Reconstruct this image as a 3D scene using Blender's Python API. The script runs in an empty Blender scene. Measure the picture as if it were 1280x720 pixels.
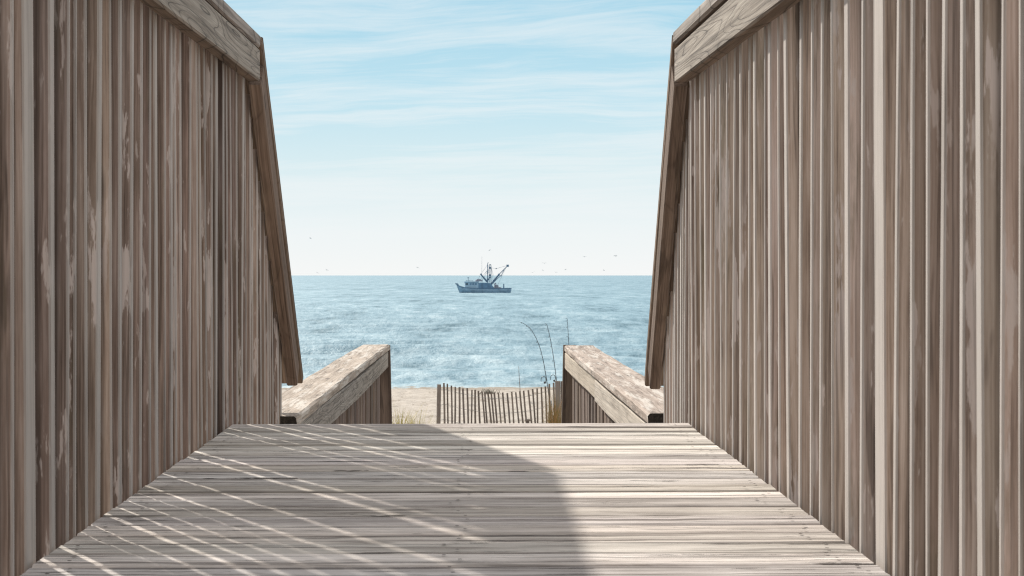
import bpy, bmesh, math, random
import numpy as np
from mathutils import Vector, Matrix, noise

random.seed(11)
R = math.radians
scene = bpy.context.scene
COL = scene.collection

# ------------------------------------------------------------------ camera
EYE = 5.5                 # eye height above the sea
FPX = 2100.0              # focal length in pixels of a 1280 wide frame
VX, HY = 600.0, 344.0     # where straight ahead along the walkway and the horizon fall

def P(px, py, d):
    """point d metres ahead that is seen at pixel px, py"""
    return Vector(((px - VX) / FPX * d, d, EYE - (py - HY) / FPX * d))

cam_d = bpy.data.cameras.new('camera')
cam_d.sensor_width = 36.0
cam_d.lens = FPX / 1280.0 * 36.0
cam_d.clip_start = 0.05
cam_d.clip_end = 60000
cam_d.dof.use_dof = True
cam_d.dof.focus_distance = 5.5
cam_d.dof.aperture_fstop = 22.0
cam = bpy.data.objects.new('camera', cam_d)
COL.objects.link(cam)
cam.location = (0, 0, EYE)
cam.rotation_euler = (R(90) - math.atan(16 / FPX), 0, -math.atan(40 / FPX))
scene.camera = cam

scene.render.engine = 'CYCLES'
scene.cycles.use_denoising = True
scene.cycles.denoiser = 'OPENIMAGEDENOISE'
scene.cycles.denoising_prefilter = 'NONE'
scene.cycles.denoising_input_passes = 'RGB_ALBEDO_NORMAL'
scene.cycles.pixel_filter_type = 'BLACKMAN_HARRIS'
scene.cycles.filter_width = 1.15
scene.cycles.use_adaptive_sampling = False
scene.view_settings.view_transform = 'Standard'
scene.view_settings.look = 'None'
scene.view_settings.exposure = 0
scene.view_settings.gamma = 1

# ------------------------------------------------------------------ sun and sky
SUN_AZ, SUN_EL = R(31.0), R(35.5)       # left of straight ahead
sun_d = bpy.data.lights.new('sun', 'SUN')
sun_d.energy = 4.9
sun_d.angle = R(0.9)
sun_d.color = (1.0, 0.94, 0.85)
sun = bpy.data.objects.new('sun', sun_d)
COL.objects.link(sun)
to_sun = Vector((-math.sin(SUN_AZ) * math.cos(SUN_EL), math.cos(SUN_AZ) * math.cos(SUN_EL), math.sin(SUN_EL)))
sun.rotation_euler = to_sun.to_track_quat('Z', 'Y').to_euler()
sun.location = (-20, 30, 40)

class NT:
    """small helper around a node tree"""
    def __init__(self, tree):
        self.t = tree; self.n = tree.nodes; self.l = tree.links
    def add(self, kind, **kw):
        nd = self.n.new(kind)
        for k, v in kw.items():
            if hasattr(nd, k): setattr(nd, k, v)
            else: nd.inputs[k].default_value = v
        return nd
    def link(self, a, b): self.l.new(a, b)
    def val(self, sock, v):
        if hasattr(v, 'is_output'): self.l.new(v, sock)
        else: sock.default_value = v
    def math(self, op, a, b=0.0, c=None, clamp=False):
        nd = self.n.new('ShaderNodeMath'); nd.operation = op; nd.use_clamp = clamp
        self.val(nd.inputs[0], a); self.val(nd.inputs[1], b)
        if c is not None: self.val(nd.inputs[2], c)
        return nd.outputs[0]
    def vmath(self, op, a, b):
        nd = self.n.new('ShaderNodeVectorMath'); nd.operation = op
        self.val(nd.inputs[0], a); self.val(nd.inputs[1], b)
        return nd.outputs[0]
    def mix(self, fac, a, b, blend='MIX'):
        nd = self.n.new('ShaderNodeMix'); nd.data_type = 'RGBA'; nd.blend_type = blend
        self.val(nd.inputs[0], fac)
        for s, v in ((nd.inputs[6], a), (nd.inputs[7], b)):
            if isinstance(v, tuple) and len(v) == 3: v = v + (1,)
            self.val(s, v)
        return nd.outputs[2]
    def ramp(self, fac, pts, interp='LINEAR'):
        nd = self.n.new('ShaderNodeValToRGB'); cr = nd.color_ramp; cr.interpolation = interp
        while len(cr.elements) < len(pts): cr.elements.new(0.5)
        for e, (p, c) in zip(cr.elements, pts):
            e.position = p
            if not isinstance(c, tuple): c = (c, c, c)
            e.color = c + (1,)
        self.val(nd.inputs[0], fac)
        return nd.outputs[0]
    def noise(self, vec, scale, detail=4, rough=0.55, dist=0.0):
        nd = self.n.new('ShaderNodeTexNoise')
        self.val(nd.inputs['Vector'], vec)
        nd.inputs['Scale'].default_value = scale; nd.inputs['Detail'].default_value = detail
        nd.inputs['Roughness'].default_value = rough; nd.inputs['Distortion'].default_value = dist
        return nd.outputs[0]
    def scale(self, vec, s):
        nd = self.n.new('ShaderNodeMapping'); nd.inputs['Scale'].default_value = s
        self.val(nd.inputs['Vector'], vec)
        return nd.outputs[0]

world = bpy.data.worlds.new('World')
scene.world = world
world.use_nodes = True
w = NT(world.node_tree)
w.n.clear()
sky = w.n.new('ShaderNodeTexSky')
sky.sky_type = 'NISHITA'
sky.sun_disc = False
sky.sun_elevation = SUN_EL
sky.sun_rotation = -SUN_AZ
sky.altitude = 5
sky.air_density = 1.0
sky.dust_density = 1.6
sky.ozone_density = 1.0
tc = w.n.new('ShaderNodeTexCoord')
sep = w.n.new('ShaderNodeSeparateXYZ'); w.link(tc.outputs['Generated'], sep.inputs[0])
el = w.math('MAXIMUM', sep.outputs[2], 0.0)
SK = 10.0      # the background runs at 0.1
def sc10(c): return tuple(v * SK for v in c)
haze = w.ramp(w.math('MULTIPLY', el, 2.0), [(0.0, (0.925, 0.935, 0.925)), (0.06, (0.85, 0.91, 0.92)), (0.13, (0.70, 0.85, 0.89)), (0.21, (0.53, 0.77, 0.875)),
                        (0.33, (0.38, 0.67, 0.83)), (0.55, (0.86, 0.91, 0.94)), (1.0, (1.0, 1.0, 1.0))])  # upper sky, out of view, raised near white as fill for the shade
# cirrus: long streaks on a high flat layer
den = w.math('ADD', el, 0.06)
cx = w.math('DIVIDE', sep.outputs[0], den); cy = w.math('DIVIDE', sep.outputs[1], den)
cmb = w.n.new('ShaderNodeCombineXYZ'); w.link(cx, cmb.inputs[0]); w.link(w.math('ADD', cy, w.math('MULTIPLY', cx, 0.22)), cmb.inputs[1])
warp = w.noise(w.scale(cmb.outputs[0], (0.6, 0.5, 1)), 1.2, 3)
wv = w.vmath('ADD', cmb.outputs[0], w.scale(warp, (0.0, 1.6, 0)))
cmbw = w.n.new('ShaderNodeCombineXYZ'); w.link(warp, cmbw.inputs[1])
wv = w.vmath('ADD', cmb.outputs[0], cmbw.outputs[0])
c1 = w.noise(w.scale(wv, (0.42, 1.5, 1)), 1.5, 9, 0.66)
c2 = w.noise(w.scale(wv, (1.3, 5.0, 1)), 2.2, 8, 0.75, 0.6)
c3 = w.noise(w.scale(cmb.outputs[0], (0.55, 0.8, 1)), 1.0, 3)
cl = w.math('ADD', w.math('MULTIPLY', c1, 0.7), w.math('MULTIPLY', c2, 0.3))
cl = w.math('ADD', cl, w.math('MULTIPLY', w.math('SUBTRACT', c3, 0.5), 0.75))
clf = w.ramp(cl, [(0.42, 0.0), (0.57, 0.6), (0.72, 1.0)])
clf = w.math('MULTIPLY', clf, w.ramp(el, [(0.0, 0.2), (0.03, 0.6), (0.10, 1.0), (0.5, 0.7)]))
hz = w.mix(1.0, haze, (SK, SK, SK), 'MULTIPLY')
near_sky = w.mix(w.math('MULTIPLY', w.ramp(el, [(0.12, 0.0), (0.55, 1.0)]), 0.3), hz, sky.outputs[0])
cloud_c = w.mix(w.math('MULTIPLY', clf, 0.68), near_sky, sc10((0.90, 0.925, 0.93)))
bg = w.n.new('ShaderNodeBackground'); bg.inputs['Strength'].default_value = 0.1
w.link(cloud_c, bg.inputs['Color'])
wo = w.n.new('ShaderNodeOutputWorld'); w.link(bg.outputs[0], wo.inputs[0])

# ------------------------------------------------------------------ materials
def new_mat(name):
    m = bpy.data.materials.new(name); m.use_nodes = True
    t = NT(m.node_tree); t.n.clear()
    out = t.n.new('ShaderNodeOutputMaterial')
    b = t.n.new('ShaderNodeBsdfPrincipled')
    t.link(b.outputs[0], out.inputs[0])
    return m, t, b

def wood(name, dark, mid, light, rings=0.0, patch=None, patch_amt=0.0, moss=0.0, island=False, rough=0.88, vary=0.35, bump=0.5, spots=0.0, lichen=0.0, fine=1.0, streak=1.0, wear_and_shade=0.0, dshift=0.0, under=False):
    """weathered timber, the grain runs along local X"""
    m, t, b = new_mat(name)
    tc = t.n.new('ShaderNodeTexCoord')
    if island:
        geo = t.n.new('ShaderNodeNewGeometry'); rnd = geo.outputs['Random Per Island']
    else:
        oi = t.n.new('ShaderNodeObjectInfo'); rnd = oi.outputs['Random']
    off = t.n.new('ShaderNodeCombineXYZ')
    t.link(t.math('MULTIPLY', rnd, 91.7), off.inputs[0]); t.link(t.math('MULTIPLY', rnd, 37.3), off.inputs[1]); t.link(t.math('MULTIPLY', rnd, 57.1), off.inputs[2])
    vec = t.vmath('ADD', tc.outputs['Object'], off.outputs[0])
    wob = t.noise(t.scale(vec, (2.0, 6, 6)), 1.0, 2)
    cw = t.n.new('ShaderNodeCombineXYZ'); s_ = t.math('MULTIPLY', t.math('SUBTRACT', wob, 0.5), 0.012); t.link(s_, cw.inputs[1]); t.link(s_, cw.inputs[2])
    vec2 = t.vmath('ADD', vec, cw.outputs[0])
    g1 = t.noise(t.scale(vec2, (0.9, 62, 62)), 1.0 * fine, 5, 0.6)      # broad grain
    g2 = t.noise(t.scale(vec2, (3.0, 260, 260)), 1.0 * fine, 4, 0.65)   # fine fibres
    g3 = t.noise(t.scale(vec, (2.4, 16, 16)), 1.0, 6, 0.68)              # stains
    g4 = t.noise(t.scale(vec2, (2.6, 22, 22)), 1.0, 3, 0.5, 0.4)
    f = t.math('ADD', t.math('MULTIPLY', g1, 0.55 * streak), t.math('ADD', t.math('MULTIPLY', g2, 0.42), t.math('MULTIPLY', g3, 0.45)))
    f = t.math('ADD', f, 0.5 * (0.55 - 0.55 * streak))
    col = t.ramp(f, [(0.51, dark), (0.68, mid), (0.86, light)])
    # darker or paler board as a whole, slightly warmer or greyer
    tone = t.math('ADD', 1.0 - vary / 2, t.math('MULTIPLY', rnd, vary))
    ct = t.n.new('ShaderNodeCombineColor')
    r2 = t.math('FRACT', t.math('MULTIPLY', rnd, 17.31))
    t.link(tone, ct.inputs[0]); t.link(t.math('MULTIPLY', tone, t.math('ADD', 0.945, t.math('MULTIPLY', r2, 0.05))), ct.inputs[1]); t.link(t.math('MULTIPLY', tone, t.math('ADD', 0.86, t.math('MULTIPLY', t.math('ADD', r2, t.math('FRACT', t.math('MULTIPLY', rnd, 53.7))), 0.075))), ct.inputs[2])
    col = t.mix(1.0, col, ct.outputs[0], 'MULTIPLY')
    hgt = t.math('ADD', t.math('MULTIPLY', g1, 0.6), t.math('MULTIPLY', g2, 0.6))
    if rings:
        rn = t.noise(t.scale(vec, (1.1, 13, 3)), 1.0, 1.2, 0.45)
        fr = t.math('FRACT', t.math('MULTIPLY', rn, 17.0))
        line = t.ramp(fr, [(0.0, 0.25), (0.55, 0.0), (0.86, 0.2), (0.94, 1.0), (1.0, 0.3)])
        lw = t.math('MULTIPLY', line, t.ramp(t.noise(t.scale(vec, (5, 9, 9)), 1.0, 2), [(0.3, 0.5), (0.6, 1.0)]))
        col = t.mix(t.math('MULTIPLY', lw, rings), col, tuple(v * 0.45 for v in dark))
        hgt = t.math('SUBTRACT', hgt, t.math('MULTIPLY', line, 0.5))
    if patch:
        pm = t.ramp(t.noise(t.scale(vec, (3.6, 26, 26)), 1.0, 6, 0.65), [(0.545, 0.0), (0.575, 1.0)])
        pm = t.math('MULTIPLY', pm, t.ramp(t.noise(t.scale(vec, (0.9, 7, 7)), 1.0, 2), [(0.46, 0.0), (0.52, 1.0)]))
        pm = t.math('MULTIPLY', pm, t.math('GREATER_THAN', t.math('FRACT', t.math('MULTIPLY', rnd, 7.77)), 0.45))
        pn = t.mix(g2, tuple(v * 0.82 for v in patch), patch)
        fk = t.ramp(t.noise(t.scale(vec, (9, 55, 55)), 1.0, 4, 0.6), [(0.60, 0.0), (0.64, 1.0)])
        fk = t.math('MULTIPLY', fk, t.math('LESS_THAN', t.math('FRACT', t.math('MULTIPLY', rnd, 11.3)), 0.5))
        pm = t.math('MAXIMUM', pm, t.math('MULTIPLY', fk, 0.8))
        col = t.mix(t.math('MULTIPLY', pm, patch_amt), col, pn)
    # long dark checks in the timber
    ck = t.ramp(g4, [(0.29, 1.0), (0.33, 0.0)])
    col = t.mix(t.math('MULTIPLY', ck, 0.45 * streak), col, tuple(v * 0.5 for v in dark))
    # fine open grain
    fl = t.ramp(t.noise(t.scale(vec2, (1.5, 120, 120)), fine, 3, 0.6), [(0.36, 1.0), (0.46, 0.0)])
    col = t.mix(t.math('MULTIPLY', fl, (0.75 if island else 0.5) * streak), col, tuple(v * 0.6 for v in dark))
    if island:      # splits and trodden-in grime on the deck boards
        cr = t.ramp(t.noise(t.scale(vec2, (3.2, 46, 46)), 1.0, 5, 0.7, 0.3), [(0.355, 1.0), (0.385, 0.0)])
        col = t.mix(t.math('MULTIPLY', cr, 0.75), col, tuple(v * 0.35 for v in dark))
        gr = t.ramp(t.noise(t.scale(tc.outputs['Object'], (2.2, 3.4, 3)), 1.0, 7, 0.72), [(0.46, 0.0), (0.66, 1.0)])
        col = t.mix(t.math('MULTIPLY', gr, 0.34), col, (0.25, 0.226, 0.206))
        hgt = t.math('SUBTRACT', hgt, t.math('MULTIPLY', cr, 0.8))
    # knots
    vo = t.n.new('ShaderNodeTexVoronoi'); t.link(t.scale(vec, (2.2, 7, 7)), vo.inputs['Vector']); vo.inputs['Scale'].default_value = 1.0
    kn = t.ramp(vo.outputs['Distance'], [(0.05, 1.0), (0.11, 0.0)])
    col = t.mix(t.math('MULTIPLY', kn, 0.6), col, tuple(v * 0.4 for v in dark))
    if moss:
        mm = t.ramp(t.noise(t.scale(vec, (1.8, 14, 14)), 1.0, 6, 0.7), [(0.56, 0.0), (0.70, 1.0)])
        col = t.mix(t.math('MULTIPLY', mm, moss), col, (0.10, 0.088, 0.042))
    if spots:
        sp = t.ramp(t.noise(t.scale(vec, (3.0, 34, 34)), 1.0, 7, 0.8), [(0.52, 0.0), (0.66, 1.0)])
        col = t.mix(t.math('MULTIPLY', sp, spots), col, tuple(v * 0.55 for v in dark))
    if lichen:
        li = t.ramp(t.noise(t.scale(vec, (1.7, 20, 20)), 1.0, 8, 0.8), [(0.51, 0.0), (0.58, 1.0)])
        col = t.mix(t.math('MULTIPLY', li, lichen), col, (0.62, 0.57, 0.51))
    if under:       # undersides bleach less, and the shade below is painted in as dark brown
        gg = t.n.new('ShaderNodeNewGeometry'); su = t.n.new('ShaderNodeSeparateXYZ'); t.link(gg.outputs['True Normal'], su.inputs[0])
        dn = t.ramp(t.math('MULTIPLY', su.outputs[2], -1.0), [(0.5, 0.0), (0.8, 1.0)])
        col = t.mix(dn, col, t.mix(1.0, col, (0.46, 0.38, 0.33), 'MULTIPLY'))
    if wear_and_shade:     # the face towards the walk silvers; shade of the gaps is painted into the sides
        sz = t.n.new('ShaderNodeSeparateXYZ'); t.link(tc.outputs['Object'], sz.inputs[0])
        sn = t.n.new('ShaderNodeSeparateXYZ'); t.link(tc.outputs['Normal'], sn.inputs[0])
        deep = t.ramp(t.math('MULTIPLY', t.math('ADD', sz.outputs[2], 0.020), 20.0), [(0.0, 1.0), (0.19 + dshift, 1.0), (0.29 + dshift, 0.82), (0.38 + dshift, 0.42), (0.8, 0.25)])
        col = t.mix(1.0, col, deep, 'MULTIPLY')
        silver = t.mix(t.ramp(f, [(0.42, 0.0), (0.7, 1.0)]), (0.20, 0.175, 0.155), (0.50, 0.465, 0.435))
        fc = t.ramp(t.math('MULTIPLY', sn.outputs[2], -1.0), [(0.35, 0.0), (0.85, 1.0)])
        col = t.mix(t.math('MULTIPLY', fc, wear_and_shade), col, silver)
    t.link(col, b.inputs['Base Color'])
    b.inputs['Roughness'].default_value = rough
    b.inputs['Specular IOR Level'].default_value = 0.25
    bp = t.n.new('ShaderNodeBump'); bp.inputs['Strength'].default_value = bump; bp.inputs['Distance'].default_value = 0.004
    t.link(hgt, bp.inputs['Height']); t.link(bp.outputs[0], b.inputs['Normal'])
    return m

M = {}
M['slat'] = wood('weathered_shaded_slat_wood', (0.085, 0.059, 0.046), (0.245, 0.183, 0.153), (0.43, 0.35, 0.312), patch=(0.66, 0.565, 0.52), patch_amt=0.85, moss=0.5, vary=0.5, wear_and_shade=0.75)  # shaded copy of the slat wood, darker colours carry the shade
M['slat_sun'] = wood('sunlit_slat_wood', (0.085, 0.059, 0.046), (0.36, 0.285, 0.242), (0.54, 0.455, 0.41), patch=(0.66, 0.565, 0.52), patch_amt=0.85, moss=0.6, vary=0.5, wear_and_shade=0.85, dshift=0.10)  # lit copy of the slat wood, sunlight put into paler colours
M['deck'] = wood('weathered_deck_wood', (0.11, 0.090, 0.078), (0.52, 0.481, 0.45), (0.79, 0.755, 0.722), island=True, vary=0.42, spots=0.35, bump=1.0, fine=0.6)
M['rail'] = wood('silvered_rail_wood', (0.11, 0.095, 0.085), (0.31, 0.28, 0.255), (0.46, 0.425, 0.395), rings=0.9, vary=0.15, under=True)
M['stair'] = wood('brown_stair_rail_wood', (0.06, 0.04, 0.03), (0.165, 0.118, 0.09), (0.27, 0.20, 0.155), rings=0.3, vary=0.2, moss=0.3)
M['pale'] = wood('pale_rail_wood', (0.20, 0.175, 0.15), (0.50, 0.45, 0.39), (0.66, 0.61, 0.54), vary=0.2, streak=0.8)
M['cap'] = wood('sandy_cap_wood', (0.12, 0.095, 0.078), (0.36, 0.305, 0.262), (0.55, 0.48, 0.42), vary=0.12, spots=0.8, lichen=0.75, streak=0.6)
M['lowslat'] = wood('brown_slat_wood', (0.05, 0.036, 0.03), (0.155, 0.118, 0.098), (0.27, 0.215, 0.185), vary=0.7)
M['dark'] = wood('dark_post_wood', (0.035, 0.025, 0.02), (0.095, 0.07, 0.055), (0.16, 0.12, 0.095), vary=0.2)
M['endgrain'] = wood('dark_end_grain', (0.012, 0.01, 0.008), (0.03, 0.024, 0.02), (0.06, 0.05, 0.04), vary=0.1)
M['picket'] = wood('grey_picket_wood', (0.06, 0.05, 0.043), (0.18, 0.147, 0.128), (0.27, 0.23, 0.205), vary=0.4)
M['fpost'] = wood('grey_fence_post_wood', (0.09, 0.075, 0.068), (0.185, 0.155, 0.14), (0.27, 0.235, 0.215), vary=0.2)

def plain(name, col, rough=0.6, metal=0.0, var=0.2, scale=3.0, spec=0.4):
    m, t, b = new_mat(name)
    tc = t.n.new('ShaderNodeTexCoord')
    n = t.noise(tc.outputs['Object'], scale, 5, 0.6)
    c = t.mix(t.ramp(n, [(0.3, 0.0), (0.7, 1.0)]), tuple(v * (1 - var) for v in col), tuple(min(1, v * (1 + var)) for v in col))
    t.link(c, b.inputs['Base Color'])
    b.inputs['Roughness'].default_value = rough; b.inputs['Metallic'].default_value = metal
    b.inputs['Specular IOR Level'].default_value = spec
    return m
M['nail'] = plain('rusted_nail_steel', (0.06, 0.045, 0.035), 0.7)
M['wire'] = plain('galvanised_wire', (0.25, 0.24, 0.23), 0.5)
M['hull'] = plain('worn_hazy_blue_hull_paint', (0.25, 0.36, 0.46), 0.55, scale=0.8, var=0.3)  # boat colours from here carry the distance haze as painted-in blue grey
M['stripe'] = plain('dark_hazy_blue_hull_paint', (0.11, 0.19, 0.28), 0.55, scale=0.8)
M['house'] = plain('pale_hazy_blue_cabin_paint', (0.33, 0.46, 0.57), 0.5, scale=0.8)
M['house_dark'] = plain('deep_hazy_blue_cabin_paint', (0.13, 0.23, 0.34), 0.5, scale=0.8)
M['glass'] = plain('dark_cabin_glass', (0.05, 0.09, 0.13), 0.15)
M['steel'] = plain('hazy_blue_rig_steel', (0.10, 0.17, 0.25), 0.5, scale=1.5)
M['rust'] = plain('hazy_rusty_gear_steel', (0.26, 0.27, 0.32), 0.7, scale=1.5)
M['rope'] = plain('hazy_grey_rigging_wire', (0.14, 0.19, 0.24), 0.6)
M['gull'] = plain('grey_gull_feathers', (0.36, 0.37, 0.38), 0.8)
M['rod'] = plain('black_graphite_rod', (0.03, 0.04, 0.05), 0.35)
M['reel'] = plain('dark_reel_metal', (0.05, 0.055, 0.06), 0.3)
M['pipe'] = plain('grey_plastic_pipe', (0.45, 0.44, 0.42), 0.5)

# sand
m, t, b = new_mat('dry_beach_sand')
tc = t.n.new('ShaderNodeTexCoord')
n1 = t.noise(t.scale(tc.outputs['Object'], (0.5, 1.2, 1)), 1.0, 6, 0.65)
n2 = t.noise(tc.outputs['Object'], 14.0, 5, 0.7)
c = t.mix(t.ramp(n1, [(0.3, 0.0), (0.7, 1.0)]), (0.43, 0.378, 0.325), (0.56, 0.51, 0.45))
c = t.mix(t.ramp(n2, [(0.33, 0.7), (0.48, 0.0)]), c, (0.22, 0.18, 0.14))
sepw = t.n.new('ShaderNodeSeparateXYZ'); t.link(tc.outputs['Object'], sepw.inputs[0])
n3 = t.noise(t.scale(tc.outputs['Object'], (2.4, 0.8, 1)), 1.0, 4, 0.6)
c = t.mix(t.ramp(n3, [(0.34, 0.75), (0.42, 0.0)]), c, (0.27, 0.225, 0.18))  # shade of footprints and dimples painted in as darker patches
wet = t.ramp(t.math('DIVIDE', sepw.outputs[2], 1.0), [(0.0, 1.0), (0.10, 0.9), (0.22, 0.0)])
c = t.mix(t.math('MULTIPLY', wet, 0.55), c, (0.20, 0.165, 0.125))
t.link(c, b.inputs['Base Color']); b.inputs['Roughness'].default_value = 0.95; b.inputs['Specular IOR Level'].default_value = 0.1
bp = t.n.new('ShaderNodeBump'); bp.inputs['Strength'].default_value = 0.6; bp.inputs['Distance'].default_value = 0.05
t.link(n2, bp.inputs['Height']); t.link(bp.outputs[0], b.inputs['Normal'])
M['sand'] = m

# sea
m, t, b = new_mat('open_sea_water')
tc = t.n.new('ShaderNodeTexCoord')
ob = tc.outputs['Object']
s1 = t.noise(t.scale(ob, (0.012, 0.012, 1)), 1.0, 4, 0.6)
s2 = t.noise(t.scale(ob, (0.12, 0.013, 1)), 1.0, 4, 0.65)
s2b = t.noise(t.scale(ob, (0.26, 0.045, 1)), 1.0, 4, 0.65)
s3 = t.noise(t.scale(ob, (0.55, 0.19, 1)), 1.0, 5, 0.68)
s4 = t.noise(t.scale(ob, (1.3, 0.7, 1)), 1.0, 4, 0.7)
f = t.math('ADD', t.math('MULTIPLY', s1, 0.12), t.math('ADD', t.math('MULTIPLY', s2, 0.25), t.math('ADD', t.math('MULTIPLY', s2b, 0.25), t.math('ADD', t.math('MULTIPLY', s3, 0.22), t.math('MULTIPLY', s4, 0.16)))))
c = t.ramp(f, [(0.42, (0.06, 0.15, 0.20)), (0.485, (0.165, 0.29, 0.36)), (0.53, (0.215, 0.35, 0.42)), (0.62, (0.41, 0.535, 0.59))])
sepw = t.n.new('ShaderNodeSeparateXYZ'); t.link(ob, sepw.inputs[0])
near = t.ramp(t.math('DIVIDE', t.math('SUBTRACT', sepw.outputs[1], 78.0), 150.0, clamp=True), [(0.0, 0.45), (0.12, 0.25), (0.4, 0.12), (1.0, 0.0)])
c = t.mix(t.math('MULTIPLY', near, t.ramp(s3, [(0.42, 0.0), (0.60, 0.95)])), c, (0.56, 0.65, 0.67))
edge = t.ramp(t.math('ADD', t.math('DIVIDE', t.math('SUBTRACT', sepw.outputs[1], 80.0), 10.0), t.math('MULTIPLY', t.math('SUBTRACT', t.noise(t.scale(ob, (0.10, 0.3, 1)), 1.0, 4), 0.5), 0.8), clamp=True), [(0.05, 0.6), (0.3, 0.3), (0.6, 0.0)])
c = t.mix(edge, c, (0.52, 0.57, 0.56))
t.link(c, b.inputs['Base Color'])
b.inputs['Roughness'].default_value = 0.60
b.inputs['Specular IOR Level'].default_value = 0.30
bp = t.n.new('ShaderNodeBump'); bp.inputs['Strength'].default_value = 0.85; bp.inputs['Distance'].default_value = 0.5
t.link(t.math('ADD', t.math('MULTIPLY', s3, 0.7), t.math('MULTIPLY', t.noise(t.scale(ob, (0.7, 1.8, 1)), 1.0, 5, 0.65), 0.5)), bp.inputs['Height']); t.link(bp.outputs[0], b.inputs['Normal'])
M['sea'] = m

def leafy(name, c0, c1):
    m, t, b = new_mat(name)
    geo = t.n.new('ShaderNodeNewGeometry')
    c = t.mix(geo.outputs['Random Per Island'], c0, c1)
    t.link(c, b.inputs['Base Color']); b.inputs['Roughness'].default_value = 0.8; b.inputs['Specular IOR Level'].default_value = 0.2
    return m
M['grass'] = leafy('dry_dune_grass', (0.20, 0.18, 0.03), (0.58, 0.47, 0.12))
M['redgrass'] = leafy('rusty_dune_grass', (0.13, 0.13, 0.04), (0.38, 0.20, 0.09))
M['shrub'] = leafy('grey_beach_shrub', (0.07, 0.07, 0.05), (0.20, 0.19, 0.15))

# ------------------------------------------------------------------ helpers
def link_mesh(name, bm, mats, parent=None, matrix=None, smooth=False):
    me = bpy.data.meshes.new(name)
    bm.normal_update()
    bm.to_mesh(me); bm.free()
    if not isinstance(mats, (list, tuple)): mats = [mats]
    for mm in mats: me.materials.append(mm)
    if smooth:
        for p in me.polygons: p.use_smooth = True
    o = bpy.data.objects.new(name, me)
    COL.objects.link(o)
    if parent is not None: o.parent = parent
    if matrix is not None: o.matrix_local = matrix
    return o

def thing(name, label, cat, loc, group=None):
    o = bpy.data.objects.new(name, None); COL.objects.link(o)
    o.empty_display_size = 0.2
    o.location = loc
    o['label'] = label; o['category'] = cat
    if group: o['group'] = group
    return o

def sweep(bm, L, wy, tz, nseg=6, ch=0.003, bow=0.0, jit=0.0, twist=0.0, mat_end=0, rnd=random):
    """a timber along local X from 0 to L, wy wide in y, tz thick in z, edges eased, slightly crooked"""
    rings = []
    a = wy / 2; c = tz / 2
    ph = rnd.uniform(0, 6.28); ph2 = rnd.uniform(0, 6.28)
    for i in range(nseg + 1):
        u = i / nseg; x = L * u
        oy = bow * math.sin(math.pi * u + ph) ; oz = bow * 0.6 * math.sin(math.pi * 1.3 * u + ph2)
        tw = twist * (u - 0.5)
        prof = [(-a + ch, -c), (a - ch, -c), (a, -c + ch), (a, c - ch), (a - ch, c), (-a + ch, c), (-a, c - ch), (-a, -c + ch)]
        vs = []
        for (y, z) in prof:
            y += rnd.uniform(-jit, jit); z += rnd.uniform(-jit, jit) * 0.5
            vs.append(bm.verts.new((x, oy + y * math.cos(tw) - z * math.sin(tw), oz + y * math.sin(tw) + z * math.cos(tw))))
        rings.append(vs)
    for i in range(nseg):
        for k in range(8):
            bm.faces.new((rings[i][k], rings[i + 1][k], rings[i + 1][(k + 1) % 8], rings[i][(k + 1) % 8]))
    f0 = bm.faces.new(rings[0]); f1 = bm.faces.new(list(reversed(rings[-1])))
    f0.material_index = mat_end; f1.material_index = mat_end
    bmesh.ops.recalc_face_normals(bm, faces=bm.faces[:])

def frame(p0, p1, zdir):
    x = (p1 - p0).normalized(); z = (zdir - x * zdir.dot(x)).normalized(); y = z.cross(x)
    mt = Matrix((x, y, z)).transposed().to_4x4(); mt.translation = p0
    return mt

def timber(name, parent, mat, p0, p1, zdir, wy, tz, mats=None, **kw):
    """one timber as its own mesh object; p0-p1 is its centre line"""
    p0 = Vector(p0); p1 = Vector(p1)
    bm = bmesh.new()
    sweep(bm, (p1 - p0).length, wy, tz, **kw)
    mt = frame(p0, p1, Vector(zdir))
    base = Vector(parent.location) if parent is not None else Vector((0, 0, 0))
    mt.translation = p0 - base
    return link_mesh(name, bm, mats or mat, parent, mt)

def tube(bm, pts, r, n=6, r1=None, mat=0):
    pts = [Vector(p) for p in pts]
    rings = []
    for i, p in enumerate(pts):
        d = (pts[min(i + 1, len(pts) - 1)] - pts[max(i - 1, 0)]).normalized()
        a = d.cross(Vector((0.31, 0.87, 0.38)));
        if a.length < 1e-3: a = d.cross(Vector((1, 0, 0)))
        a.normalize(); bb = d.cross(a)
        rr = r if r1 is None else r + (r1 - r) * i / (len(pts) - 1)
        rings.append([bm.verts.new(p + (a * math.cos(k * 2 * math.pi / n) + bb * math.sin(k * 2 * math.pi / n)) * rr) for k in range(n)])
    for i in range(len(pts) - 1):
        for k in range(n):
            f = bm.faces.new((rings[i][k], rings[i][(k + 1) % n], rings[i + 1][(k + 1) % n], rings[i + 1][k])); f.material_index = mat
    f = bm.faces.new(list(reversed(rings[0]))); f.material_index = mat
    f = bm.faces.new(rings[-1]); f.material_index = mat

def box(bm, c, s, rz=0.0, mat=0, taper=1.0):
    c = Vector(c); vs = []
    for dz in (-1, 1):
        k = taper if dz > 0 else 1.0
        for (dx, dy) in ((-1, -1), (1, -1), (1, 1), (-1, 1)):
            x = dx * s[0] / 2 * k; y = dy * s[1] / 2 * k
            vs.append(bm.verts.new(c + Vector((x * math.cos(rz) - y * math.sin(rz), x * math.sin(rz) + y * math.cos(rz), dz * s[2] / 2))))
    fs = [(3, 2, 1, 0), (4, 5, 6, 7), (0, 1, 5, 4), (1, 2, 6, 5), (2, 3, 7, 6), (3, 0, 4, 7)]
    for f in fs:
        ff = bm.faces.new([vs[i] for i in f]); ff.material_index = mat

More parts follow.
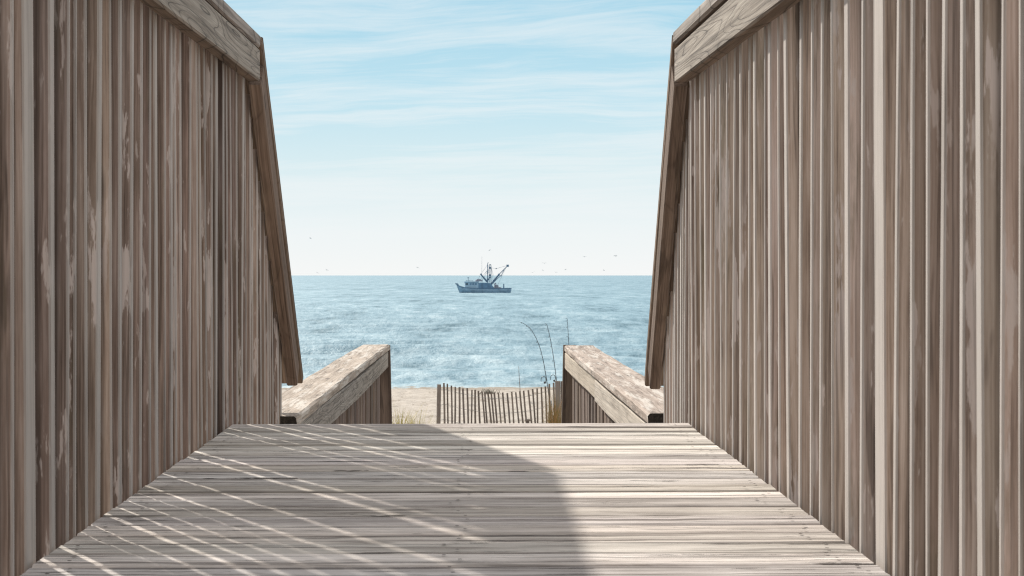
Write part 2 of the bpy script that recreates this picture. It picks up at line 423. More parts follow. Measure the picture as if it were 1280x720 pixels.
# ------------------------------------------------------------------ terrain and sea
def spread(lo, hi, fine_lo, fine_hi, step, grow=1.25):
    a = list(np.arange(fine_lo, fine_hi + 1e-6, step))
    s = step; x = a[-1]
    while x < hi: s *= grow; x = min(hi, x + s); a.append(x)
    s = step; x = a[0]
    while x > lo: s *= grow; x = max(lo, x - s); a.insert(0, x)
    return a

GP = [(-200, -0.6), (-20, -1.05), (0, -1.30), (5, -2.0), (11, -2.35), (20, -2.8), (40, -3.75), (60, -4.62), (82, -5.50), (120, -7.2), (400, -12.0)]
def ground_rel(y):
    return float(np.interp(y, [g[0] for g in GP], [g[1] for g in GP]))
def ground_z(x, y):
    return EYE + ground_rel(y)

def grid_obj(name, xs, ys, zf, mat):
    nx, ny = len(xs), len(ys)
    verts = [(x, y, zf(x, y)) for y in ys for x in xs]
    faces = [(j * nx + i, j * nx + i + 1, (j + 1) * nx + i + 1, (j + 1) * nx + i) for j in range(ny - 1) for i in range(nx - 1)]
    me = bpy.data.meshes.new(name); me.from_pydata(verts, [], faces); me.materials.append(mat)
    for p in me.polygons: p.use_smooth = True
    o = bpy.data.objects.new(name, me); COL.objects.link(o)
    o['kind'] = 'structure'
    return o

def sand_z(x, y):
    z = ground_z(x, y)
    if 12 < y < 90 and abs(x) < 14:
        k = min(1, (90 - y) / 12)
        v = noise.noise(Vector((x * 1.1, y * 0.9, 3))) * 0.07 + noise.noise(Vector((x * 3.1, y * 2.2, 9))) * 0.06
        d = noise.noise(Vector((x * 2.2, y * 1.5, 17)))
        v -= 0.14 * max(0, d - 0.2) * 2
        z += v * k + 0.06 * noise.noise(Vector((x * 0.25, y * 0.2, 1))) * k
    elif abs(x) >= 14 and y < 60:
        z += min(1, (abs(x) - 14) / 10) * 0.5 * noise.noise(Vector((x * 0.1, y * 0.1, 5)))
    return z
ys = spread(-30000, 35000, 14.0, 88.0, 0.22, 1.3)
xs = spread(-30000, 30000, -9.0, 9.0, 0.16, 1.3)
grid_obj('sand', xs, ys, sand_z, M['sand'])

def sea_z(x, y):
    if y > 420 or abs(x) > 140: return 0.0
    k = min(1, max(0, (420 - y) / 160)) * min(1, (140 - abs(x)) / 30)
    sh = min(1, max(0.10, (y - 79) / 14))
    ph = noise.noise(Vector((x * 0.02, y * 0.02, 2))) * 3.0
    v = 0.21 * math.sin(y * 0.42 + x * 0.03 + ph) + 0.07 * math.sin(y * 0.83 - x * 0.06 + ph * 1.7)
    v += 0.16 * noise.noise(Vector((x * 0.07, y * 0.26, 4))) + 0.11 * noise.noise(Vector((x * 0.22, y * 0.7, 8))) + 0.05 * noise.noise(Vector((x * 0.7, y * 1.6, 12)))
    v *= sh
    for (yc, am, wd, sd) in ((97, 0.20, 1.6, 1), (108, 0.16, 1.8, 7), (123, 0.34, 2.4, 3), (143, 0.26, 3.0, 11), (171, 0.36, 3.6, 17), (214, 0.40, 5.0, 23)):
        q = yc + 2.5 * noise.noise(Vector((x * 0.04, sd, 0)))
        a = am * max(0.0, 0.25 + 1.3 * noise.noise(Vector((x * 0.055, sd, 7))))
        d = (y - q) / (wd if y > q else wd * 0.55)
        v += a * math.exp(-d * d)
    return v * k
ys = spread(76.0, 35000, 76.0, 190.0, 0.45, 1.03)
xs = spread(-30000, 30000, -36.0, 36.0, 0.7, 1.12)
grid_obj('sea', xs, ys, sea_z, M['sea'])

# ------------------------------------------------------------------ boardwalk
def deck_z(y): return EYE + 0.01476 * y - 0.463
DECK_END = 4.48
def XL(y): return -0.661
def XR(y):
    if y <= DECK_END: return 0.5895 - 0.0146 * (y - 2.39)
    return 0.559 + 0.034 * (y - DECK_END)
bm = bmesh.new()
y = DECK_END; rnd = random.Random(5)
nails = []
while y > -1.0:
    wd = 0.0895 + rnd.uniform(-0.002, 0.002)
    gap = rnd.choice([0.003, 0.004, 0.006, 0.008, 0.011])
    yc = y - wd / 2
    x0, x1 = XL(yc) + 0.004, XR(yc) - 0.004
    L = x1 - x0; a, c = wd / 2, 0.019
    rings = []; n = 44
    ph = rnd.uniform(0, 6); lift = rnd.uniform(-0.0012, 0.0012); cup = rnd.uniform(-0.0005, 0.0012); bowy = rnd.uniform(-0.002, 0.002)
    sd = rnd.uniform(0, 100)
    for i in range(n + 1):
        u = i / n; x = x0 + L * u
        oy = bowy * math.sin(math.pi * u); oz = lift + 0.0008 * math.sin(3 * u + ph)
        e1 = 0.0025 * noise.noise(Vector((x * 9, sd, 0))); e2 = 0.0025 * noise.noise(Vector((x * 9, sd, 5)))
        if noise.noise(Vector((x * 5, sd, 9))) > 0.45: e1 += 0.003
        ez = 0.0012 * noise.noise(Vector((x * 14, sd, 3)))
        prof = [(-a + e1, -2 * c), (a + e2, -2 * c), (a + e2, -0.006), (a - 0.002 + e2, -0.0018 + cup), (a - 0.007 + e2, 0 + cup), (a * 0.4, ez), (0, ez - cup * 0.3), (-a * 0.4, ez), (-a + 0.007 + e1, 0 + cup), (-a + 0.002 + e1, -0.0018 + cup), (-a + e1, -0.006)]
        zt = deck_z(yc)
        rings.append([bm.verts.new((x, yc + oy + py, zt + oz + pz + 0.01476 * py)) for (py, pz) in prof])
    K = len(rings[0])
    for i in range(n):
        for k in range(K):
            bm.faces.new((rings[i][k], rings[i + 1][k], rings[i + 1][(k + 1) % K], rings[i][(k + 1) % K]))
    bm.faces.new(rings[0]); bm.faces.new(list(reversed(rings[-1])))
    for xn in (x0 + 0.045, -0.04, x1 - 0.045):
        for dy in (-0.02, 0.022):
            nails.append((xn + rnd.uniform(-0.02, 0.02), yc + dy + rnd.uniform(-0.006, 0.006), deck_z(yc) + lift + 0.0035))
    y -= wd + gap
bmesh.ops.recalc_face_normals(bm, faces=bm.faces[:])
for (nx, ny, nz) in nails:
    vs = [bm.verts.new((nx + 0.0035 * math.cos(k * math.pi / 4), ny + 0.0035 * math.sin(k * math.pi / 4), nz)) for k in range(8)]
    f = bm.faces.new(vs); f.material_index = 1
# joists under the planks
for xj in (-0.60, -0.05, 0.50):
    box(bm, (xj, 1.74, EYE - 0.463 + 0.0257 - 0.13), (0.038, 5.4, 0.14), mat=0)
deck = link_mesh('boardwalk', bm, [M['deck'], M['nail']])
deck['kind'] = 'structure'

# steps going down from the end of the boardwalk
bm = bmesh.new()
for i in range(5):
    yy = DECK_END + 0.02 + 0.11 + i * 0.235; zz = deck_z(DECK_END) - 0.20 * (i + 1)
    box(bm, (-0.04, yy + 0.02, zz), (1.16, 0.24, 0.038))
for xs_ in (-0.59, 0.51):
    vs = [bm.verts.new((xs_ + dx, yy, zz)) for dx in (-0.019, 0.019) for (yy, zz) in ((4.5, deck_z(4.48) - 0.26), (4.5, deck_z(4.48) - 0.55), (5.72, EYE - 1.80), (5.72, EYE - 1.58))]
    for q in ((0, 1, 2, 3), (7, 6, 5, 4), (0, 4, 5, 1), (1, 5, 6, 2), (2, 6, 7, 3), (3, 7, 4, 0)): bm.faces.new([vs[k] for k in q])
bmesh.ops.recalc_face_normals(bm, faces=bm.faces[:])
st = link_mesh('steps', bm, M['deck']); st['kind'] = 'structure'
# lower walkway beyond the steps
bm = bmesh.new()
yy = 5.70
while yy < 11.4:
    box(bm, (-0.02, yy + 0.045, EYE - 1.57 + random.uniform(-0.003, 0.003)), (1.18, 0.09, 0.038)); yy += 0.097
for xj in (-0.55, 0.5): box(bm, (xj, 8.55, EYE - 1.66), (0.038, 5.6, 0.14))
for xj in (-0.55, 0.5):
    for yj in (6.2, 8.6, 11.0): box(bm, (xj, yj, EYE - 2.25), (0.09, 0.09, 1.03))
lw = link_mesh('lower_walkway', bm, M['deck']); lw['kind'] = 'structure'

# ------------------------------------------------------------------ tall railings of the boardwalk
GRP_TALL = 'tall baluster railings along the boardwalk'
def tall_railing(side, label, z_end, y_foot, fascia_t, h_bot, h_cap, wide_at, seed):
    rnd = random.Random(seed)
    X = XL if side < 0 else XR
    s = side
    root = thing('wooden_railing', label, 'railing', (X(0.0), 0.0, deck_z(0) - 0.25), GRP_TALL)
    def up(y): return EYE + 0.0145 * (y - z_end)        # the rails climb with the deck
    zb, zc = h_bot, h_cap                               # underside of the board, top of the cap, above the eye at z_end
    cap_t = 0.038; board_h = zc - cap_t - zb - 0.006
    slope_bot = EYE - 0.375                            # lower end of the stair board
    # horizontal board (inside face towards the walk)
    xb = lambda y: X(y) - s * (fascia_t / 2)
    ys0 = -0.6
    timber('rail_board', root, M['rail'], (xb(ys0), ys0, up(ys0) + zb + board_h / 2), (xb(z_end), z_end, up(z_end) + zb + board_h / 2), (0, 0, 1) if False else (s, 0, 0), board_h, fascia_t - 0.003, nseg=14, ch=0.004, bow=0.002, jit=0.0007, rnd=rnd)
    # cap on top, wide and flat
    cw = 0.14
    xc = lambda y: X(y) - s * (fascia_t - cw / 2 + 0.001)
    cz = zc - cap_t / 2
    timber('rail_cap', root, M['rail'], (xc(ys0), ys0, up(ys0) + cz), (xc(z_end), z_end - 0.004, up(z_end) + cz), (0, 0, 1), cw, cap_t, nseg=16, ch=0.006, bow=0.002, jit=0.0012, rnd=rnd)
    # sloping board and cap down the steps
    yA, yB = z_end + 0.004, y_foot
    pA = Vector((xb(yA), yA, EYE + zb)); pB = Vector((xb(yB), yB, slope_bot))
    d = (pB - pA).normalized()
    nrm = Vector((0, -d.z, d.y)).normalized()
    if nrm.z < 0: nrm = -nrm
    hh = 0.089
    top_lift = 0.0
    timber('stair_rail_board', root, M['stair'], pA + nrm * hh / 2 + d * 0.012, pB + nrm * hh / 2, (s, 0, 0), hh, fascia_t - 0.004, nseg=8, ch=0.004, bow=0.002, jit=0.0006, rnd=rnd)
    pc0 = Vector((xc(yA), pA.y, pA.z)) + nrm * (hh + 0.021) + d * 0.0; pc1 = Vector((xc(yB), pB.y, pB.z)) + nrm * (hh + 0.021)
    timber('stair_rail_cap', root, M['stair'], pc0 - d * 0.06, pc1 + d * 0.10, nrm, cw, 0.036, nseg=8, ch=0.004, bow=0.001, jit=0.0006, rnd=rnd)
    # balusters
    y = -0.45; k = 0
    D = 0.0385
    nxt = (0.020, D)
    while y < y_foot - 0.06:
        wd, dep = nxt
        if y < z_end - 0.03: zt = up(y) + zb + board_h - 0.02
        else: zt = EYE + zb + 0.075 - (y - z_end) * (zb + 0.375) / (y_foot - z_end)
        zbot = deck_z(min(y, DECK_END)) - 0.20 - max(0, y - DECK_END) * 1.0
        if zt - zbot > 0.15:
            lean = rnd.gauss(0, 0.0022); leanx = rnd.gauss(0, 0.002); inx = rnd.uniform(-0.002, 0.006)
            if side > 0 and k in (26,): lean = 0.022
            x = X(y) + s * (dep / 2 + 0.003 + abs(inx))
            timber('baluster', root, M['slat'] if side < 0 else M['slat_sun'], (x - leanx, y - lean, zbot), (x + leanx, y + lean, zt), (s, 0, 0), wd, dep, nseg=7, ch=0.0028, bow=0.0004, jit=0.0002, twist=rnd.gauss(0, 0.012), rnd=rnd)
        k += 1
        wn = rnd.choice([rnd.uniform(0.011, 0.019), rnd.uniform(0.011, 0.019), rnd.uniform(0.019, 0.032)])
        nxt = (wn, D + rnd.uniform(-0.004, 0.005))
        shut = 1.664 * (max(dep, nxt[1]) + 0.003)       # a gap this wide just lets no sun through
        g = shut + rnd.uniform(-0.0005, 0.0045) if rnd.random() < 0.55 else shut - rnd.uniform(0.002, 0.024)
        if any(y < q <= y + 0.1 for q in wide_at): nxt = (rnd.uniform(0.055, 0.065), nxt[1])
        y += wd / 2 + g + nxt[0] / 2
    # posts behind the balusters
    for yp in (0.2, 2.1, 4.35):
        xp = X(yp) + s * (D + 0.062)
        timber('post', root, M['slat'], (xp, yp, deck_z(yp) - 1.0), (xp, yp, up(yp) + zc - cap_t - 0.004), (s, 0, 0), 0.085, 0.085, nseg=4, ch=0.005, jit=0.0005, rnd=rnd)
    return root
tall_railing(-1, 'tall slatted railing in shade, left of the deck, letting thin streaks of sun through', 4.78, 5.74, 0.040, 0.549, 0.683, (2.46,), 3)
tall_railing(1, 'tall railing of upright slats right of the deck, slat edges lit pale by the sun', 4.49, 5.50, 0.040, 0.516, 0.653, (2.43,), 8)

# ------------------------------------------------------------------ low railings beyond the steps
GRP_LOW = 'low railings beyond the steps'
def low_railing(side, label, x_in, capw, mat_board, seed, y0=5.63, y1=11.25):
    rnd = random.Random(seed); s = side
    root = thing('wooden_railing', label, 'railing', (x_in, y0, EYE - 1.60), GRP_LOW)
    ztop = EYE - 0.467
    # thick worn cap, slightly sagging
    for (a, c, dz0, dz1, sp) in ((y0, y1, 0.0, 0.0, 0.004),):
        timber('rail_cap', root, None, (x_in + s * capw / 2, a, ztop - 0.021 + dz0), (x_in + s * (capw / 2 + sp), c, ztop - 0.021 + dz1), (0, 0, 1), capw, 0.042, mats=[M['cap'], M['endgrain']], mat_end=1, nseg=18, ch=0.008, bow=0.007, jit=0.003, rnd=rnd)
    for (a, c) in ((y0 + 0.02, 8.3), (8.303, y1 - 0.01)):
        timber('rail_board', root, mat_board, (x_in + s * 0.025, a, ztop - 0.046 - 0.055), (x_in + s * 0.025, c, ztop - 0.046 - 0.055), (s, 0, 0), 0.106, 0.036, nseg=10, ch=0.004, bow=0.006, jit=0.001, rnd=rnd)
    timber('post', root, M['dark'], (x_in + s * 0.097, y0 + 0.10, EYE - 2.4), (x_in + s * 0.097, y0 + 0.10, ztop - 0.046), (s, 0, 0), 0.09, 0.09, nseg=4, ch=0.005, rnd=rnd)
    xt = x_in + s * 0.040
    timber('post', root, M['dark'], (xt - s * 0.045, y1 + 0.052, EYE - 2.5), (xt, y1 + 0.052, ztop - 0.004), (s, 0, 0), 0.085, 0.085, nseg=4, ch=0.005, rnd=rnd)
    y = y0 + 0.28
    while y < y1 - 0.2:
        wd = rnd.uniform(0.13, 0.17); 
        timber('baluster', root, M['lowslat'], (x_in + s * 0.064, y, EYE - 1.66), (x_in + s * (0.064 + rnd.gauss(0, .002)), y + rnd.gauss(0, 0.006), ztop - 0.052), (s, 0, 0), wd, 0.034 + rnd.uniform(-.006, .006), nseg=5, ch=0.004, bow=0.003, jit=0.0008, rnd=rnd)
        y += wd + rnd.uniform(0.06, 0.10)
    return root
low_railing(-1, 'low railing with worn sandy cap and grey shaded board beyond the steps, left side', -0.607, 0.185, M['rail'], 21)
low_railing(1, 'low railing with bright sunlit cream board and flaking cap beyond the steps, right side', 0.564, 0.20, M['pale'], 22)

# ------------------------------------------------------------------ sand fence
FY = 40.0
fence = thing('sand_fence', 'grey picket sand fence sagging between two posts on the beach', 'fence', (P(549, 480, FY).x, FY, ground_z(0, FY)))
def fence_pt(px): return FY + 0.9 * math.sin(math.pi * min(1, max(0, (px - 549) / 148)))
tops = [(549, 480.5), (555, 479), (565, 482), (575, 484.5), (590, 487), (605, 490), (620, 491), (640, 490.5), (655, 489), (668, 486.5), (680, 483), (690, 479.5), (700, 477), (706, 475), (725, 476)]
def top_y(px): return float(np.interp(px, [q[0] for q in tops], [q[1] for q in tops]))
rf = random.Random(4)
pxs = []
px = 554.5
while px < 726:
    if not 693 < px < 701.5: pxs.append(px)
    step = 5.2 if px < 585 else (4.1 if px < 615 else 5.2)
    px += step * rf.uniform(0.9, 1.1)
for px in pxs:
    Y = fence_pt(px)
    tp = P(px, top_y(px) + rf.uniform(-0.8, 0.8), Y)
    lean = (0.11 if 600 < px < 670 else 0.02) + rf.gauss(0, 0.02)
    bt = Vector((tp.x + lean * 0.8, Y + 0.02, ground_z(0, Y) - 0.12))
    timber('picket', fence, M['picket'], bt, tp, (0, 1, 0), 0.041 + rf.uniform(-.004, .007), 0.012, nseg=3, ch=0.0025, bow=0.006, rnd=rf)
for (px, wpx, ty) in ((549, 5.0, 480.5), (697.3, 6.8, 476.5)):
    wd = wpx / FPX * FY
    tp = P(px, ty, FY - 0.1); bt = Vector((tp.x - (0.03 if px < 600 else -0.02), FY - 0.1, ground_z(0, FY) - 0.4))
    timber('fence_post', fence, M['fpost'], bt, tp, (0, 1, 0), wd, 0.09, nseg=4, ch=0.008, jit=0.002, rnd=rf)
for dz in (0.14, 0.50, 0.86):
    bm = bmesh.new()
    pts = []
    for px in np.linspace(549, 722, 40):
        tp = P(px, top_y(px), fence_pt(px)); pts.append(tp + Vector((0, -0.012, -dz)) - Vector(fence.location))
    tube(bm, pts, 0.0045, 5)
    link_mesh('wire', bm, M['wire'], fence)

# ------------------------------------------------------------------ fishing rods stuck in the sand
def fishing_rod(pixels, d, label, reel_at=0.30):
    pts = [P(px, py, d) for (px, py) in pixels]
    base = Vector((pts[0].x, d, ground_z(0, d)))
    root = thing('fishing_rod', label, 'fishing rod', base, 'surf fishing rods on the beach')
    # smooth curve through the points
    pl = [p - base for p in pts]
    dense = []
    for i in range(len(pl) - 1):
        a = pl[max(i - 1, 0)]; b_ = pl[i]; c = pl[i + 1]; e = pl[min(i + 2, len(pl) - 1)]
        for q in range(6):
            tt = q / 6
            dense.append(0.5 * ((2 * b_) + (c - a) * tt + (2 * a - 5 * b_ + 4 * c - e) * tt * tt + (3 * b_ - a - 3 * c + e) * tt ** 3))
    dense.append(pl[-1])
    bm = bmesh.new(); tube(bm, dense, 0.013, 8, r1=0.006); link_mesh('rod_blank', bm, M['rod'], root, smooth=True)
    bm = bmesh.new(); q = dense[0]
    tube(bm, [Vector((q.x, 0, -0.3)), Vector((q.x, 0, 0.55))], 0.03, 8); link_mesh('sand_spike', bm, M['pipe'], root, smooth=True)
    i = max(1, int(len(dense) * reel_at)); rp = dense[i]
    bm = bmesh.new()
    tube(bm, [rp + Vector((-0.03, -0.02, 0)), rp + Vector((-0.09, -0.02, -0.02))], 0.032, 10)
    loop = [rp + Vector((-0.10 + 0.07 * math.cos(a), -0.03, 0.06 + 0.10 * math.sin(a))) for a in np.linspace(-0.4, 3.6, 12)]
    tube(bm, loop, 0.009, 5)
    link_mesh('reel', bm, M['reel'], root)
    for u in (0.45, 0.58, 0.70, 0.81, 0.91, 0.99):
        p = dense[min(len(dense) - 1, int(u * len(dense)))]
        bm = bmesh.new(); rr = 0.018 - 0.010 * u
        tube(bm, [p + Vector((-0.02 + rr * math.cos(a) - rr, 0, rr * math.sin(a))) for a in np.linspace(0, 6.283, 9)], 0.004, 4)
        link_mesh('guide_ring', bm, M['reel'], root)
    return root
RD = 47.0
fishing_rod([(688.5, 523), (685.5, 490), (682, 467), (678, 446), (672.5, 428), (664.5, 413), (657, 406), (650, 402.5)], RD, 'fishing rod bent over in a deep curve to the left above the fence', 0.22)
fishing_rod([(700.5, 522), (697.0, 487), (694.5, 466), (691.5, 444), (688, 424), (684.8, 410), (683, 404.5)], RD, 'nearly straight fishing rod with dark tip standing behind the right fence post', 0.26)
fishing_rod([(716, 522), (714.5, 490), (713, 460), (711.3, 432), (710, 412), (709, 398)], RD, 'fishing rod rising behind the end of the right low railing, only its tip showing', 0.40)

# thin stalk by the water and a plank end in the sand
d = 62.0
st = thing('driftwood_stake', 'thin bare stake standing in the sand near the water', 'stake', (P(650, 490, d).x, d, ground_z(0, d)))
bm = bmesh.new(); tube(bm, [(0.02, 0, -0.2), (0.0, 0, 0.5), (-0.03, 0, 0.95), (-0.05, 0, 1.35)], 0.016, 6, r1=0.007)
link_mesh('stalk', bm, M['picket'], st)
d = 30.0
pp = P(661, 527, d)
dp = thing('driftwood_plank', 'short weathered plank end poking above the deck edge before the fence', 'plank', (pp.x, d, ground_z(0, d)))
timber('upright', dp, M['fpost'], (pp.x - 0.02, d, ground_z(0, d) - 0.3), (pp.x - 0.02, d, pp.z + 0.02), (0, 1, 0), 0.06, 0.05, nseg=3)
timber('crosspiece', dp, M['fpost'], (pp.x - 0.07, d - 0.045, pp.z + 0.032), (pp.x + 0.06, d - 0.045, pp.z + 0.025), (0, 0, 1), 0.05, 0.03, nseg=3)

# ------------------------------------------------------------------ dune grass
def tuft(name, label, cat, center, spreadx, spready, n, h, mat, seed, bend=0.35, wid=0.006):
    rnd = random.Random(seed); bm = bmesh.new()
    for i in range(n):
        bx = rnd.gauss(0, spreadx); by = rnd.gauss(0, spready)
        hh = h * rnd.uniform(0.45, 1.1) * math.exp(-(bx / (spreadx * 2.2)) ** 2)
        az = rnd.uniform(0, 6.283); bd = bend * hh * rnd.uniform(0.3, 1.3)
        wv = Vector((math.cos(az + 1.57), math.sin(az + 1.57), 0)) * wid
        prev = None
        zb = ground_z(0, center[1] + by) - ground_z(0, center[1])
        for k in range(5):
            u = k / 4
            c = Vector((bx + bd * u * u * math.cos(az), by + bd * u * u * math.sin(az), zb + hh * u * (1 - 0.15 * u) - 0.02))
            ww = wv * (1 - u * 0.85)
            pair = (bm.verts.new(c - ww), bm.verts.new(c + ww))
            if prev: bm.faces.new((prev[0], prev[1], pair[1], pair[0]))
            prev = pair
    o = link_mesh(name, bm, mat); o.location = (center[0], center[1], ground_z(0, center[1]))
    o['label'] = label; o['category'] = cat
    return o
gx = P(499, 525, 28.0)
tuft('dune_grass', 'yellow green dune grass clump at the foot of the left low railing', 'grass clump', (gx.x, 28.0, 0), 0.10, 0.3, 620, 1.12, M['grass'], 1, bend=0.45)
gx = P(524, 525, 30.0)
tuft('dune_grass', 'sparse yellow dune grass between the left low railing and the fence post', 'grass clump', (gx.x, 30.0, 0), 0.11, 0.3, 220, 1.0, M['grass'], 2, bend=0.45)
gx = P(694, 520, 35.0)
tuft('dune_grass', 'reddish dry grass clump growing against the right fence post', 'grass clump', (gx.x, 35.0, 0), 0.10, 0.3, 360, 1.25, M['redgrass'], 3, bend=0.25)
gx = P(685, 500, 36.5)
tuft('dune_grass', 'a few tall dry stems just left of the right fence post', 'grass clump', (gx.x, 36.5, 0), 0.10, 0.2, 26, 1.35, M['redgrass'], 7, bend=0.12)
# low scrubby plant by the water
d = 66.0; c0 = P(612, 489, d)
rnd = random.Random(9); bm = bmesh.new()
for i in range(70):
    bx = rnd.gauss(0, 0.17); a = rnd.uniform(0, 6.28); ln = rnd.uniform(0.05, 0.22)
    p0 = Vector((bx, rnd.gauss(0, 0.15), -0.05)); p1 = p0 + Vector((math.cos(a) * ln * 0.7, math.sin(a) * ln * 0.5, ln))
    wv = Vector((0.011, 0.003, 0))
    bm.faces.new([bm.verts.new(p0 - wv), bm.verts.new(p0 + wv), bm.verts.new(p1 + wv * 0.4), bm.verts.new(p1 - wv * 0.4)])
o = link_mesh('beach_shrub', bm, M['shrub']); o.location = (c0.x, d, c0.z - 0.06)
o['label'] = 'low grey scrubby plant on the sand by the waterline above the fence'; o['category'] = 'shrub'

# ------------------------------------------------------------------ trawler
BD = 525.0
k_ = BD / FPX / 10.28     # metres per zoomed pixel
bx0 = P(550 + 570 / 10.28, 366, BD).x
boat = thing('fishing_trawler', 'blue grey fishing trawler with raised booms heading left on the sea', 'fishing boat', (bx0, BD, 0.0))
def B(zx, zy, y=0.0): return Vector(((zx - 570) * k_, y, (577 - zy) * k_))
# hull: stations from bow to stern
bm = bmesh.new()
stations = [(206, 462, 0.05, 250, 0.02), (232, 474, 0.55, 262, 0.1), (262, 490, 1.25, 280, 0.55), (320, 506, 2.1, 325, 1.35), (400, 514, 2.6, 400, 2.2), (520, 518, 2.75, 520, 2.5), (680, 519, 2.75, 680, 2.5), (820, 517, 2.6, 815, 2.3), (916, 514, 2.3, 893, 2.0)]
rings = []
for (tx, ty, tw, wx, ww) in stations:
    top = B(tx, ty); wl = B(wx, 579); keel = B(wx + (10 if tx < 300 else 0), 640)
    mid = top.lerp(wl, 0.5)
    rub = top.lerp(wl, 0.16)
    ring = []
    prof = [(top, tw), (rub, tw * 0.985), (mid, tw * 0.9 + ww * 0.1), (wl, ww), (keel, ww * 0.4)]
    for (p, hw) in prof: ring.append(bm.verts.new((p.x, -hw, p.z)))
    for (p, hw) in reversed(prof): ring.append(bm.verts.new((p.x, hw, p.z)))
    rings.append(ring)
for a, c in zip(rings, rings[1:]):
    for k in range(9):
        f = bm.faces.new((a[k], c[k], c[k + 1], a[k + 1])); f.material_index = 1 if k in (0, 8) else 0
bm.faces.new(rings[0]); bm.faces.new(list(reversed(rings[-1])))
for a, c in zip(rings, rings[1:]):     # deck inside the bulwark
    bm.faces.new((a[1], a[8], c[8], c[1]))
bmesh.ops.recalc_face_normals(bm, faces=bm.faces[:])
link_mesh('hull', bm, [M['hull'], M['stripe']], boat)
def bpart(name, fn, mat, parent=boat, smooth=False):
    bm = bmesh.new(); fn(bm); return link_mesh(name, bm, mat, parent, smooth=smooth)
def zbox(bm, x0, x1, y0, y1, w_, yc=0.0, taper=1.0):
    a = B(x0, y1); c = B(x1, y0)
    box(bm, ((a.x + c.x) / 2, yc, (a.z + c.z) / 2), (abs(c.x - a.x), w_, abs(c.z - a.z)), taper=taper)
house = bpart('wheelhouse', lambda bm: (zbox(bm, 318, 490, 440, 530, 3.8), zbox(bm, 306, 496, 430, 440, 4.2)), M['house'])
for (a, c) in ((324, 338), (342, 356)):
    bpart('window', lambda bm: zbox(bm, a, c, 450, 478, 0.06, -1.92), M['glass'], house)
for (a, c) in ((376, 398), (410, 432), (444, 466)):
    bpart('window', lambda bm: zbox(bm, a, c, 452, 474, 0.06, -1.92), M['house_dark'], house)
bpart('radar_post', lambda bm: (tube(bm, [B(363, 430), B(363, 388)], 0.07), zbox(bm, 350, 373, 380, 389, 0.3)), M['steel'], house)
bpart('roof_rail', lambda bm: (tube(bm, [B(330, 418, -1.7), B(420, 416, -1.7)], 0.05), tube(bm, [B(332, 430, -1.7), B(332, 418, -1.7)], 0.05), tube(bm, [B(418, 430, -1.7), B(418, 416, -1.7)], 0.05), tube(bm, [B(375, 430, -1.7), B(375, 417, -1.7)], 0.05)), M['steel'], house)
def aft(bm):
    zbox(bm, 490.5, 600, 446, 530, 4.2)
    a = [B(600.5, 446, s) for s in (-2.1, 2.1)] + [B(640, 452, s) for s in (-2.1, 2.1)] + [B(690, 512, s) for s in (-2.0, 2.0)] + [B(690, 530, s) for s in (-2.0, 2.0)] + [B(600.5, 530, s) for s in (-2.1, 2.1)]
    v = [bm.verts.new(p) for p in a]
    for i in range(0, 8, 2): bm.faces.new((v[i], v[i + 1], v[i + 3], v[i + 2]))
    bm.faces.new([v[i] for i in (0, 2, 4, 6, 8)]); bm.faces.new([v[i] for i in (9, 7, 5, 3, 1)]); bm.faces.new((v[8], v[9], v[1], v[0]))
    bmesh.ops.recalc_face_normals(bm, faces=bm.faces[:])
dh = bpart('deckhouse', aft, M['house_dark'])
bpart('deckhouse_door', lambda bm: zbox(bm, 520, 545, 458, 514, 0.06, -2.12), M['stripe'], dh)
bpart('life_raft', lambda bm: (zbox(bm, 452, 548, 412, 430, 1.8, 0, 0.9), zbox(bm, 470, 525, 400, 412, 1.2, 0, 0.85)), M['rust'])
bpart('mast', lambda bm: (tube(bm, [B(612, 446), B(611, 330), B(612, 205)], 0.17, r1=0.12), tube(bm, [B(612, 205), B(616, 192), B(624, 190)], 0.10),
      tube(bm, [B(632, 446), B(632, 230), B(640, 212), B(650, 212), B(655, 230), B(655, 446)], 0.12), zbox(bm, 628, 660, 246, 268, 0.5), zbox(bm, 630, 656, 340, 362, 0.7),
      tube(bm, [B(575, 330, 0), B(612, 290)], 0.05), tube(bm, [B(600, 430), B(645, 375), B(660, 380)], 0.2)), M['steel'])
bpart('outrigger_boom', lambda bm: (tube(bm, [B(600, 432, -0.8), B(560, 385, -1.2), B(520, 338, -1.6)], 0.30, 8, r1=0.22), zbox(bm, 512, 530, 330, 346, 0.4, -1.6)), M['steel'])
bpart('outrigger_boom', lambda bm: (tube(bm, [B(655, 466, -0.8), B(705, 402, -1.1), B(752, 342, -1.5)], 0.34, 8, r1=0.26), tube(bm, [B(750, 344, -1.5), B(805, 288, -1.8), B(858, 234, -2.1)], 0.13, 6), zbox(bm, 848, 878, 216, 244, 0.6, -2.1), zbox(bm, 742, 764, 332, 352, 0.6, -1.5)), M['steel'])
bpart('outrigger_boom', lambda bm: (tube(bm, [B(668, 470, 1.0), B(735, 400, 1.4), B(795, 352, 1.8)], 0.12, 6), tube(bm, [B(795, 352, 1.8), B(835, 272, 2.0)], 0.09, 6), tube(bm, [B(745, 342, 0.0), B(800, 362, 1.8)], 0.09, 6)), M['steel'])
def rig(bm):
    for (a, c) in (((660, 255), (720, 268)), ((720, 268), (780, 250)), ((780, 250), (862, 228)), ((612, 215), (525, 336)), ((612, 280), (560, 350)), ((655, 232), (690, 470)), ((660, 255), (700, 400)), ((632, 240), (600, 440)), ((845, 260), (745, 470)), ((612, 300), (545, 410)), ((520, 338), (480, 440))):
        tube(bm, [B(*a), B(*c)], 0.032, 4)
    zbox(bm, 716, 732, 260, 272, 0.2)
bpart('rigging', rig, M['rope'])
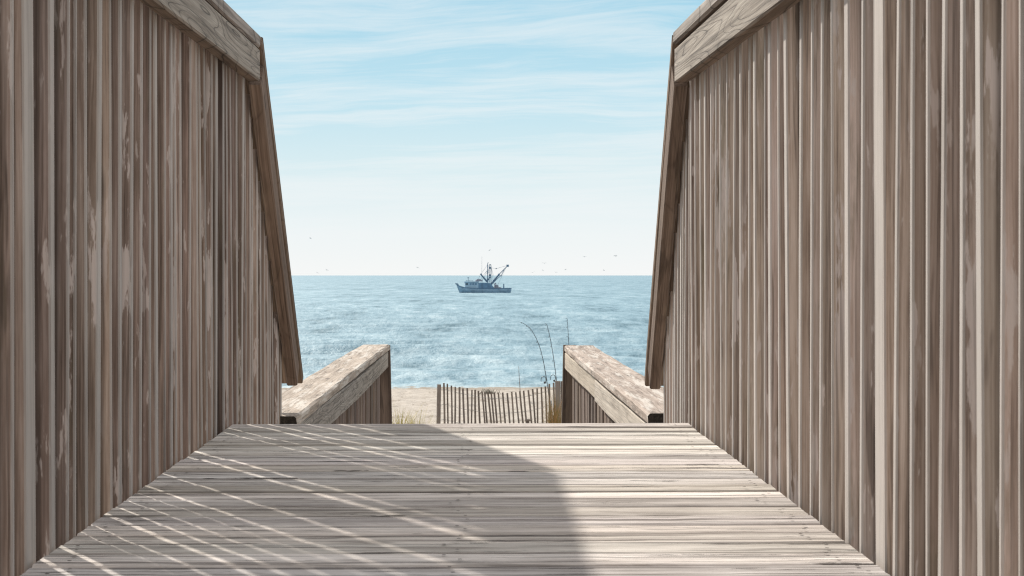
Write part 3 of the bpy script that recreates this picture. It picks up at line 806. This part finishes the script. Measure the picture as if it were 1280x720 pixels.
bpart('antenna', lambda bm: tube(bm, [B(540, 440, 0.6), B(539, 300, 0.6), B(540, 112, 0.6)], 0.05, 5, r1=0.02), M['rope'])
bpart('winch', lambda bm: (tube(bm, [B(725, 496, -1.0), B(725, 496, 1.0)], 0.62, 12), zbox(bm, 695, 710, 458, 520, 0.4, -0.8), zbox(bm, 700, 765, 505, 522, 2.4), tube(bm, [B(700, 470, -0.8), B(716, 452, -0.8)], 0.2), zbox(bm, 745, 790, 505, 521, 2.0, 0, 0.7)), M['rust'])
bpart('stern_bollard', lambda bm: (zbox(bm, 806, 822, 470, 520, 0.4, -1.6, 0.8), zbox(bm, 808, 819, 460, 470, 0.3, -1.6)), M['stripe'])
bpart('anchor', lambda bm: (zbox(bm, 196, 226, 454, 468, 0.5), tube(bm, [B(200, 462), B(240, 468)], 0.12)), M['steel'])
boat.rotation_euler = (0, 0, R(4))

# ------------------------------------------------------------------ gulls
def gull_mesh():
    bm = bmesh.new()
    tube(bm, [(0, -0.28, 0), (0, -0.14, 0.02), (0, 0.05, 0.02), (0, 0.2, 0.01), (0, 0.34, 0)], 0.075, 6, r1=0.03)
    for s in (-1, 1):
        pts = [(0.05, 0.03), (0.3, 0.16), (0.48, 0.17), (0.78, 0.06)]
        ch = [0.2, 0.17, 0.13, 0.03]; prev = None
        for (x, z), c in zip(pts, ch):
            q = [bm.verts.new((s * x, -c / 2, z)), bm.verts.new((s * x, c / 2, z)), bm.verts.new((s * x, c / 2, z - 0.02)), bm.verts.new((s * x, -c / 2, z - 0.02))]
            if prev:
                for k in range(4): bm.faces.new((prev[k], q[k], q[(k + 1) % 4], prev[(k + 1) % 4]))
            prev = q
        bm.faces.new(prev)
    bm.faces.new([bm.verts.new((-0.04, 0.3, 0)), bm.verts.new((0.04, 0.3, 0)), bm.verts.new((0.08, 0.46, 0)), bm.verts.new((-0.08, 0.46, 0))])
    me = bpy.data.meshes.new('gull'); bmesh.ops.recalc_face_normals(bm, faces=bm.faces[:]); bm.to_mesh(me); bm.free(); me.materials.append(M['gull'])
    return me
gm = gull_mesh()
low = 'tiny distant gull flying just above the horizon over the sea'
for (px, py, d, lb) in ((769.5, 320, 300, 'largest of the gulls, wings spread, at the right of the sky'), (388.5, 298, 380, 'dark gull flying highest, alone at the far left of the sky'),
                        (731, 321, 420, 'small gull left of the largest gull'), (680.5, 329, 360, 'small dark gull right of the boat booms'), (612, 313, 430, 'faint gull straight above the boat mast'),
                        (522, 334.5, 400, 'small gull low in the sky left of the boat bow'),
                        (409, 337.5, 520, low), (397, 341, 520, low), (666, 340.5, 430, low), (678.5, 338, 560, low), (695, 340.5, 480, low), (707, 337, 540, low), (755, 338, 460, low)):
    g = bpy.data.objects.new('gull', gm); COL.objects.link(g)
    g.location = P(px, py, d * 1.3)
    g.rotation_euler = (R(random.uniform(-30, 30)), R(random.uniform(-35, 35)), R(random.uniform(-70, 70)))
    g['label'] = lb; g['category'] = 'gull'; g['group'] = 'gulls over the sea'
